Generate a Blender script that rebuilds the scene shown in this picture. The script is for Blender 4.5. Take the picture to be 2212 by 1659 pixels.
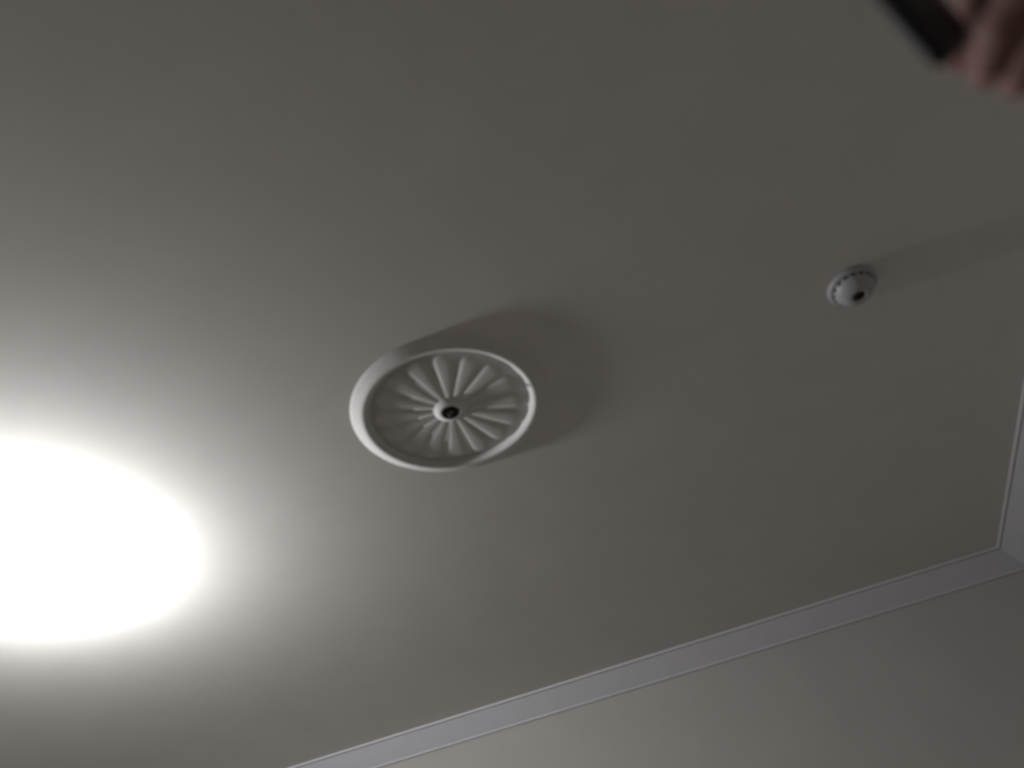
import bpy, bmesh, math, random
from mathutils import Vector, Matrix

for o in list(bpy.data.objects):
    bpy.data.objects.remove(o)
S = bpy.context.scene
C = S.collection
PI = math.pi
random.seed(4)

# ------------------------------------------------------------------ camera
CAM_Z = 1.45
CEIL = 2.70
cam = bpy.data.cameras.new('camera')
cam.sensor_width = 36.0
cam.lens = 1700.0 / 2212.0 * 36.0
cam.clip_start = 0.02
cam.dof.use_dof = True
cam.dof.focus_distance = 12.0
cam.dof.aperture_fstop = 2.6
camo = bpy.data.objects.new('camera', cam)
C.objects.link(camo)
right = Vector((0.92325, 0.35390, -0.14956))
up = Vector((0.35084, -0.61792, 0.70362))
back = Vector((0.15659, -0.70209, -0.69466))
m = Matrix((right, up, back)).transposed().to_4x4()
m.translation = Vector((0, 0, CAM_Z))
camo.matrix_world = m
S.camera = camo

# ------------------------------------------------------------------ world, exposure
w = bpy.data.worlds.new('world')
S.world = w
w.use_nodes = True
w.node_tree.nodes['Background'].inputs['Color'].default_value = (0.5, 0.5, 0.52, 1)
w.node_tree.nodes['Background'].inputs['Strength'].default_value = 0.05
S.view_settings.view_transform = 'Standard'
S.view_settings.look = 'None'
S.view_settings.gamma = 1.0
S.view_settings.use_curve_mapping = False
S.view_settings.exposure = 0.0
LAMP = 1300.0          # radiance of the glowing bulb


# ------------------------------------------------------------------ materials
def material(name, col, rough=0.8, noise=0.0, scale=40, bump=0.0, bscale=250, metal=0.0, spec=0.3, tint=None):
    mt = bpy.data.materials.new(name)
    mt.use_nodes = True
    nt = mt.node_tree
    b = nt.nodes['Principled BSDF']
    b.inputs['Roughness'].default_value = rough
    b.inputs['Metallic'].default_value = metal
    b.inputs['Specular IOR Level'].default_value = spec
    b.inputs['Base Color'].default_value = (*col, 1)
    tc = nt.nodes.new('ShaderNodeTexCoord')
    if noise > 0:
        n = nt.nodes.new('ShaderNodeTexNoise')
        n.inputs['Scale'].default_value = scale
        n.inputs['Detail'].default_value = 6
        nt.links.new(tc.outputs['Object'], n.inputs['Vector'])
        r = nt.nodes.new('ShaderNodeValToRGB')
        r.color_ramp.elements[0].position = 0.3
        r.color_ramp.elements[1].position = 0.7
        c0 = [c * (1 - noise) for c in col]
        c1 = [min(1, c * (1 + noise)) for c in (tint or col)]
        r.color_ramp.elements[0].color = (*c0, 1)
        r.color_ramp.elements[1].color = (*c1, 1)
        nt.links.new(n.outputs['Fac'], r.inputs['Fac'])
        nt.links.new(r.outputs['Color'], b.inputs['Base Color'])
    if bump > 0:
        n2 = nt.nodes.new('ShaderNodeTexNoise')
        n2.inputs['Scale'].default_value = bscale
        n2.inputs['Detail'].default_value = 4
        nt.links.new(tc.outputs['Object'], n2.inputs['Vector'])
        bp = nt.nodes.new('ShaderNodeBump')
        bp.inputs['Strength'].default_value = bump
        bp.inputs['Distance'].default_value = 0.001
        nt.links.new(n2.outputs['Fac'], bp.inputs['Height'])
        nt.links.new(bp.outputs['Normal'], b.inputs['Normal'])
    return mt


M_CEIL = material('ceiling_paint', (0.73, 0.72, 0.705), 0.9, 0.02, 8, 0.15, 120)
M_WALL = material('wall_paint', (0.41, 0.40, 0.38), 0.85, 0.025, 6, 0.2, 180)
M_TRIM = material('moulding_paint', (0.52, 0.52, 0.555), 0.55, 0.02, 20, 0.05, 90)
M_FLOOR = material('floor_wood', (0.27, 0.23, 0.20), 0.5, 0.25, 5, 0.1, 60)
M_PLASTER = material('rose_plaster', (0.73, 0.725, 0.72), 0.8, 0.03, 30, 0.15, 140)
M_DARK = material('dark_hollow', (0.025, 0.023, 0.022), 0.7, 0.2, 60)
M_HOOK = material('hook_steel', (0.07, 0.065, 0.06), 0.6, 0.15, 90, metal=0.7)
M_PLASTIC = material('white_plastic', (0.41, 0.425, 0.45), 0.45, 0.015, 30, spec=0.5)
M_BLACK = material('black_plastic', (0.018, 0.019, 0.024), 0.5, 0.2, 60)
M_SKIN = material('skin', (0.23, 0.135, 0.125), 0.65, 0.12, 70, 0.35, 420, tint=(0.25, 0.135, 0.122))
M_CLOTH = material('sleeve_cloth', (0.03, 0.032, 0.045), 0.95, 0.2, 200, 0.4, 500)
M_BULB = bpy.data.materials.new('glowing_bulb')
M_BULB.use_nodes = True
nt = M_BULB.node_tree
b = nt.nodes['Principled BSDF']
b.inputs['Base Color'].default_value = (0.9, 0.9, 0.9, 1)
b.inputs['Emission Color'].default_value = (1.0, 0.995, 0.985, 1)
b.inputs['Emission Strength'].default_value = LAMP


# ------------------------------------------------------------------ helpers
def link(name, me, mat, parent=None, smooth=True):
    o = bpy.data.objects.new(name, me)
    C.objects.link(o)
    if mat and not me.materials:
        me.materials.append(mat)
    if smooth:
        for p in me.polygons:
            p.use_smooth = True
    if parent:
        o.parent = parent
    return o


def from_data(name, v, f, mat, parent=None, smooth=True):
    me = bpy.data.meshes.new(name)
    me.from_pydata(v, [], f)
    bm = bmesh.new()
    bm.from_mesh(me)
    bmesh.ops.recalc_face_normals(bm, faces=bm.faces)
    bm.to_mesh(me)
    bm.free()
    return link(name, me, mat, parent, smooth)


def lathe(name, prof, mat, parent=None, n=96):
    """prof: list of (radius, z); closed at axis where radius is 0"""
    v, f, rings = [], [], []
    for r, z in prof:
        if r < 1e-6:
            rings.append([len(v)])
            v.append((0, 0, z))
        else:
            rings.append(list(range(len(v), len(v) + n)))
            v += [(r * math.cos(2 * PI * k / n), r * math.sin(2 * PI * k / n), z) for k in range(n)]
    for a, c in zip(rings, rings[1:]):
        for k in range(n):
            k2 = (k + 1) % n
            if len(a) == 1 and len(c) == 1:
                continue
            if len(a) == 1:
                f.append((a[0], c[k], c[k2]))
            elif len(c) == 1:
                f.append((a[k], a[k2], c[0]))
            else:
                f.append((a[k], a[k2], c[k2], c[k]))
    return from_data(name, v, f, mat, parent)


def box(name, lo, hi, mat):
    v = [(x, y, z) for x in (lo[0], hi[0]) for y in (lo[1], hi[1]) for z in (lo[2], hi[2])]
    f = [(0, 1, 3, 2), (4, 6, 7, 5), (0, 4, 5, 1), (2, 3, 7, 6), (0, 2, 6, 4), (1, 5, 7, 3)]
    return from_data(name, v, f, mat, smooth=False)


def struct(o, label=None, cat=None):
    o['kind'] = 'structure'
    if label:
        o['label'] = label
        o['category'] = cat
    return o


def empty(name, loc, label, cat):
    o = bpy.data.objects.new(name, None)
    o.empty_display_size = 0.05
    C.objects.link(o)
    o.location = loc
    o['label'] = label
    o['category'] = cat
    return o


def tube(name, pts, rad, mat, parent=None, n=12):
    v, f = [], []
    pts = [Vector(p) for p in pts]
    ref = Vector((0.2, 1, 0.1)).normalized()
    for i, p in enumerate(pts):
        t = (pts[min(i + 1, len(pts) - 1)] - pts[max(i - 1, 0)]).normalized()
        a = t.cross(ref).normalized()
        c = t.cross(a)
        for k in range(n):
            g = 2 * PI * k / n
            v.append(tuple(p + (a * math.cos(g) + c * math.sin(g)) * rad))
    for i in range(len(pts) - 1):
        for k in range(n):
            k2 = (k + 1) % n
            f.append((i * n + k, i * n + k2, (i + 1) * n + k2, (i + 1) * n + k))
    f.append(tuple(range(n)))
    f.append(tuple(range((len(pts) - 1) * n, len(pts) * n)))
    return from_data(name, v, f, mat, parent)


# ------------------------------------------------------------------ the room
X0, X1, Y0, Y1 = -3.3, 1.005, -1.7, 2.938
T = 0.12
struct(box('ceiling', (X0 - T, Y0 - T, CEIL), (X1 + T, Y1 + T, CEIL + T), M_CEIL),
       'plain off-white painted ceiling', 'ceiling')
struct(box('floor', (X0 - T, Y0 - T, -T), (X1 + T, Y1 + T, 0), M_FLOOR), 'brown wooden floor of the room', 'floor')
struct(box('wall_far', (X0 - T, Y1, 0), (X1 + T, Y1 + T, CEIL), M_WALL), 'plain cream wall below the crown moulding', 'wall')
struct(box('wall_right', (X1, Y0, 0), (X1 + T, Y1, CEIL), M_WALL), 'plain cream wall beyond the right corner', 'wall')
struct(box('wall_left', (X0 - T, Y0, 0), (X0, Y1, CEIL), M_WALL), 'plain cream wall on the lamp side', 'wall')
struct(box('wall_back', (X0 - T, Y0 - T, 0), (X1 + T, Y0, CEIL), M_WALL), 'plain cream wall behind the viewer', 'wall')

# crown moulding: profile of (distance from wall, drop below the ceiling)
PROF = [(0.078, 0.0), (0.078, 0.004)]
for k in range(7):                                     # bead against the ceiling
    g = PI * k / 6
    PROF.append((0.072 + 0.006 * math.cos(g), 0.004 + 0.006 * math.sin(g)))
PROF += [(0.066, 0.006), (0.064, 0.012), (0.058, 0.013)]
for k in range(11):                                    # the hollow cove
    g = PI / 2 * k / 10
    PROF.append((0.058 - 0.046 * math.sin(g), 0.062 - 0.049 * math.cos(g)))
PROF += [(0.012, 0.066), (0.009, 0.067), (0.009, 0.076), (0.004, 0.079), (0.0, 0.079)]
corners = [(X0, Y0), (X1, Y0), (X1, Y1), (X0, Y1)]
LABELS = ['crown moulding along the wall behind the viewer',
          'pale crown moulding along the right wall up to the corner',
          'long pale crown moulding between ceiling and far wall',
          'crown moulding along the wall on the lamp side']
for i in range(4):
    a, c = corners[i], corners[(i + 1) % 4]
    d = Vector((c[0] - a[0], c[1] - a[1])).normalized()
    nrm = Vector((-d.y, d.x))
    v, f = [], []
    n = len(PROF)
    for (p, s) in ((a, 1), (c, -1)):
        for off, dr in PROF:
            q = Vector(p) + nrm * off + d * off * s
            v.append((q.x, q.y, CEIL - dr))
    for k in range(n - 1):
        f.append((k, k + 1, n + k + 1, n + k))
    f.append((0, n, 2 * n - 1, n - 1))
    o = from_data('trim_%d' % (i + 1), v, f, M_TRIM, smooth=False)
    struct(o, LABELS[i], 'crown moulding')

# ------------------------------------------------------------------ lit lamp on the ceiling
LX, LY, DROP = -1.605, 1.205, 0.092
lamp = empty('ceiling_lamp', (LX, LY, CEIL), 'glaring lit bulb in a white ceiling lamp holder at the left', 'lamp')
lathe('base_plate', [(0, 0), (0.045, 0), (0.044, -0.002), (0.030, -0.013), (0.026, -0.016), (0, -0.016)], M_PLASTIC, lamp, 64)
lathe('socket', [(0, -0.014), (0.024, -0.014), (0.023, -0.030), (0.020, -0.046), (0.017, -0.049), (0, -0.049)], M_PLASTIC, lamp, 48)
bp = [(0.0, -0.046), (0.013, -0.047), (0.015, -0.056)]
for k in range(15):
    g = math.radians(128 - k * 128 / 14.0)
    bp.append((0.030 * math.sin(g), -DROP + -0.030 * math.cos(g)))
bp[-1] = (0.0, -DROP - 0.030)
lathe('bulb', bp, M_BULB, lamp, 48)

# ------------------------------------------------------------------ plaster ceiling rose
RX, RY = -0.438, 1.268
rose = empty('ceiling_rose', (RX, RY, CEIL), 'round white plaster ceiling rose with raised rim and radiating petals', 'ceiling rose')
rose.rotation_euler.z = math.radians(18)
RIM_H = 0.0130
prof = [(0.2290, 0.0), (0.2285, -0.0012), (0.2260, -0.0024), (0.2170, -0.0066), (0.2090, -0.0102), (0.2035, -0.0124),
        (0.1995, -RIM_H), (0.1965, -0.0126), (0.1935, -0.0108), (0.1895, -0.0068), (0.1855, -0.0026), (0.1840, -0.0012), (0.1835, 0.0)]
lathe('rim', prof, M_PLASTER, rose, 160)
lathe('dish', [(0.185, 0.0), (0.185, -0.0008), (0.0, -0.0012)], M_PLASTER, rose, 128)
NP = 16


def petal_mesh():
    v, f = [], []
    NR, NW = 14, 9
    for i in range(NR):
        u = i / (NR - 1.0)
        r = 0.030 + (0.177 - 0.030) * u
        half = r * math.tan(PI / NP) * 0.88
        if u > 0.78:                                  # rounded outer end
            t = (u - 0.78) / 0.22
            half *= math.sqrt(max(0.004, 1 - t * t))
        hh = 0.0040 * (0.45 + 0.55 * math.sin(min(1, u * 1.05) * PI * 0.62)) * (1 if u < 0.9 else (1 - (u - 0.9) / 0.1 * 0.75))
        for j in range(NW):
            s = -1 + 2.0 * j / (NW - 1)
            z = -0.0009 - hh * max(0.0, 1 - s ** 4) ** 0.8
            v.append((r, half * s, z))
    for i in range(NR - 1):
        for j in range(NW - 1):
            k = i * NW + j
            f.append((k, k + 1, k + NW + 1, k + NW))
    return v, f


pv, pf = petal_mesh()
p0 = from_data('petal', pv, pf, M_PLASTER, rose)
for k in range(1, NP):
    p = p0.copy()
    C.objects.link(p)
    p.parent = rose
    p.rotation_euler.z = 2 * PI * k / NP
lathe('boss', [(0.040, -0.0010), (0.0395, -0.0040), (0.0350, -0.0060), (0.0310, -0.0085), (0.0270, -0.0108), (0.0235, -0.0115),
               (0.0212, -0.0110)], M_PLASTER, rose, 64)
hole = lathe('hook_hole', [(0.0214, -0.0112), (0.0190, -0.0085), (0.0, -0.0070)], M_DARK, rose, 48)
hole['label'] = 'dark hollow in the middle'
hk = [(0, 0, -0.005), (0, 0, -0.010)]
for k in range(11):
    g = math.radians(90 - k * 27)
    hk.append((0.006 * math.cos(g), 0.0, -0.0155 + 0.006 * math.sin(g)))
hook = tube('hook', hk, 0.0026, M_HOOK, rose)
hook['label'] = 'small dark metal hook'

# ------------------------------------------------------------------ smoke detector
DX, DY = 0.497, 1.352
det = empty('smoke_detector', (DX, DY, CEIL), 'small white domed smoke detector right of the plaster rose', 'smoke detector')
lathe('base', [(0, 0), (0.055, 0), (0.055, -0.006), (0.052, -0.010), (0.046, -0.011), (0, -0.011)], M_PLASTIC, det, 72)
lathe('cover', [(0.045, -0.010), (0.0445, -0.016), (0.041, -0.024), (0.035, -0.031), (0.027, -0.0365), (0.019, -0.039),
                (0.0145, -0.039), (0.0135, -0.036)], M_PLASTIC, det, 72)
lathe('sensor_opening', [(0.0145, -0.0375), (0.012, -0.034), (0, -0.033)], M_DARK, det, 32)['label'] = 'dark round opening at the tip'
slot_v = [(0.0440, -0.0045, -0.0125), (0.0462, -0.0045, -0.0125), (0.0462, 0.0045, -0.0125), (0.0440, 0.0045, -0.0125),
          (0.0435, -0.0045, -0.0165), (0.0458, -0.0045, -0.0165), (0.0458, 0.0045, -0.0165), (0.0435, 0.0045, -0.0165)]
slot_f = [(0, 1, 2, 3), (4, 7, 6, 5), (0, 4, 5, 1), (1, 5, 6, 2), (2, 6, 7, 3), (3, 7, 4, 0)]
s0 = from_data('vent_slot', slot_v, slot_f, M_DARK, det, smooth=False)
for k in range(1, 16):
    s = s0.copy()
    C.objects.link(s)
    s.parent = det
    s.rotation_euler.z = 2 * PI * k / 16

# ------------------------------------------------------------------ raised hand with a black slab, near the viewer
J = dict(
    index=[(0.2487, 0.2496, 1.8566), (0.2373, 0.2651, 1.8563), (0.2335, 0.2843, 1.8588), (0.2371, 0.2997, 1.8661)],
    middle=[(0.2558, 0.2536, 1.8415), (0.2447, 0.2725, 1.8400), (0.2405, 0.2922, 1.8422), (0.2451, 0.3071, 1.8518)],
    ring=[(0.2674, 0.2629, 1.8344), (0.2579, 0.2817, 1.8318), (0.2539, 0.3005, 1.8344), (0.2578, 0.3144, 1.8423)],
    little=[(0.2800, 0.2764, 1.8300), (0.2717, 0.2920, 1.8287), (0.2708, 0.3071, 1.8320), (0.2740, 0.3188, 1.8379)],
    thumb=[(0.2759, 0.2208, 1.8714), (0.2420, 0.2139, 1.8575), (0.2180, 0.2120, 1.8430), (0.2010, 0.2180, 1.8360)])
WRIST = Vector((0.330, 0.228, 1.885))
ELBOW = Vector((0.560, 0.110, 1.800))
SHOULDER = Vector((0.640, -0.100, 1.560))


def limb(bm, pts):
    """a chain of tapered capsules; pts = [(point, radius), ...]"""
    for (p, r), (q, s) in zip(pts, pts[1:]):
        p, q = Vector(p), Vector(q)
        d = q - p
        L = d.length
        rot = d.to_track_quat('Z', 'Y').to_matrix().to_4x4()
        bmesh.ops.create_cone(bm, cap_ends=True, segments=18, radius1=r, radius2=s, depth=L,
                              matrix=Matrix.Translation((p + q) / 2) @ rot)
        bmesh.ops.create_uvsphere(bm, u_segments=18, v_segments=12, radius=r, matrix=Matrix.Translation(p))
        bmesh.ops.create_uvsphere(bm, u_segments=18, v_segments=12, radius=s, matrix=Matrix.Translation(q))


bm = bmesh.new()
RAD = dict(index=(0.0118, 0.0106, 0.0095, 0.0082), middle=(0.0120, 0.0108, 0.0097, 0.0084),
           ring=(0.0116, 0.0104, 0.0093, 0.0080), little=(0.0104, 0.0092, 0.0082, 0.0070),
           thumb=(0.0150, 0.0120, 0.0108, 0.0090))
for k, ch in J.items():
    limb(bm, list(zip(ch, RAD[k])))
    limb(bm, [(WRIST, 0.021), (ch[0], RAD[k][0] + 0.002)])
ks = ['index', 'middle', 'ring', 'little']
for a, c in zip(ks, ks[1:]):                           # webbing of the palm
    pa, pc = Vector(J[a][0]), Vector(J[c][0])
    limb(bm, [(WRIST, 0.020), ((pa + pc) / 2, 0.0105)])
    limb(bm, [(pa, 0.0108), (pc, 0.0104)])
limb(bm, [(J['thumb'][0], 0.015), (J['index'][0], 0.011)])
limb(bm, [(J['thumb'][1], 0.0125), (J['index'][0], 0.0125)])      # the web between thumb and forefinger
limb(bm, [(J['thumb'][1], 0.0120), (J['index'][1], 0.0100)])
limb(bm, [(WRIST, 0.0250), (WRIST.lerp(ELBOW, 0.35), 0.035), (WRIST.lerp(ELBOW, 0.7), 0.043), (ELBOW, 0.042),
          (ELBOW.lerp(SHOULDER, 0.6), 0.050), (SHOULDER, 0.058)])
me = bpy.data.meshes.new('person')
bm.to_mesh(me)
bm.free()
tmp = bpy.data.objects.new('person_source', me)
C.objects.link(tmp)
rm = tmp.modifiers.new('union', 'REMESH')
rm.mode = 'VOXEL'
rm.voxel_size = 0.0022
sm = tmp.modifiers.new('soften', 'SMOOTH')
sm.factor = 0.5
sm.iterations = 5
dg = bpy.context.evaluated_depsgraph_get()
body = bpy.data.meshes.new_from_object(tmp.evaluated_get(dg))
bpy.data.objects.remove(tmp)
body.name = 'person'
body.materials.clear()
per = link('person', body, M_SKIN)
per['label'] = 'raised bare hand reaching into the upper right corner of the picture'
per['category'] = 'person'
# rolled-up sleeve on the upper arm
ax = (SHOULDER - ELBOW).normalized()
side = ax.cross(Vector((0, 0, 1))).normalized()
oth = ax.cross(side)
v, f = [], []
ringsn = 12
for i in range(ringsn):
    t = i / (ringsn - 1.0)
    c = ELBOW.lerp(SHOULDER, 0.30 + 0.80 * t)
    rr = 0.056 + 0.014 * t + 0.0018 * math.sin(i * 2.1)
    for k in range(32):
        g = 2 * PI * k / 32
        r2 = rr * (1 + 0.03 * math.sin(3 * g + i))
        v.append(tuple(c + (side * math.cos(g) + oth * math.sin(g)) * r2))
for i in range(ringsn - 1):
    for k in range(32):
        k2 = (k + 1) % 32
        f.append((i * 32 + k, i * 32 + k2, (i + 1) * 32 + k2, (i + 1) * 32 + k))
sl = from_data('sleeve', v, f, M_CLOTH, per)
sl['label'] = 'dark sleeve'

# black slab-shaped phone held by the hand
A = Vector((0.2051, 0.2561, 1.8117))                   # lower end
Bp = Vector((0.1789, 0.2036, 1.8578))
fw = Vector((-0.157, 0.702, 0.695))
ylong = (A - Bp).normalized()
edge = ylong.cross(A - Vector((0, 0, CAM_Z))).normalized()
view = edge.cross(ylong).normalized()
g = math.radians(78)
xw = (edge * math.cos(g) + view * math.sin(g)).normalized()
zt = xw.cross(ylong).normalized()
PW, PL, PT = 0.070, 0.146, 0.0088


def slab(wd, ln, th, rad):
    outline = []
    for cx, cy, a0 in ((wd / 2 - rad, ln / 2 - rad, 0), (-wd / 2 + rad, ln / 2 - rad, 90),
                       (-wd / 2 + rad, -ln / 2 + rad, 180), (wd / 2 - rad, -ln / 2 + rad, 270)):
        for q in range(7):
            an = math.radians(a0 + q * 15)
            outline.append((cx + rad * math.cos(an), cy + rad * math.sin(an)))
    n = len(outline)
    v, f = [], []
    for sc, z in ((0.965, -th / 2), (1.0, -th / 2 + 0.002), (1.0, th / 2 - 0.002), (0.965, th / 2)):
        v += [(x * sc, y * (1 - (1 - sc) * wd / ln), z) for x, y in outline]
    for r in range(3):
        for k in range(n):
            k2 = (k + 1) % n
            f.append((r * n + k, r * n + k2, (r + 1) * n + k2, (r + 1) * n + k))
    f.append(tuple(range(n)))
    f.append(tuple(range(3 * n, 4 * n)))
    return v, f


ph = empty('phone', (0, 0, 0), 'dark black phone gripped by the raised hand', 'phone')
pm = Matrix((xw, ylong, zt)).transposed().to_4x4()
pm.translation = A - ylong * (PL / 2)
ph.matrix_world = pm
from_data('case', *slab(PW, PL, PT, 0.010), M_BLACK, ph, smooth=False)
sv, sf = slab(PW - 0.005, PL - 0.006, 0.0042, 0.008)
scr = from_data('screen', [(x, y, z + PT / 2 - 0.0018) for x, y, z in sv], sf,
                material('dark_glass', (0.01, 0.011, 0.014), 0.12, 0.1, 30, spec=0.5), ph, smooth=False)
scr['label'] = 'switched-off screen'
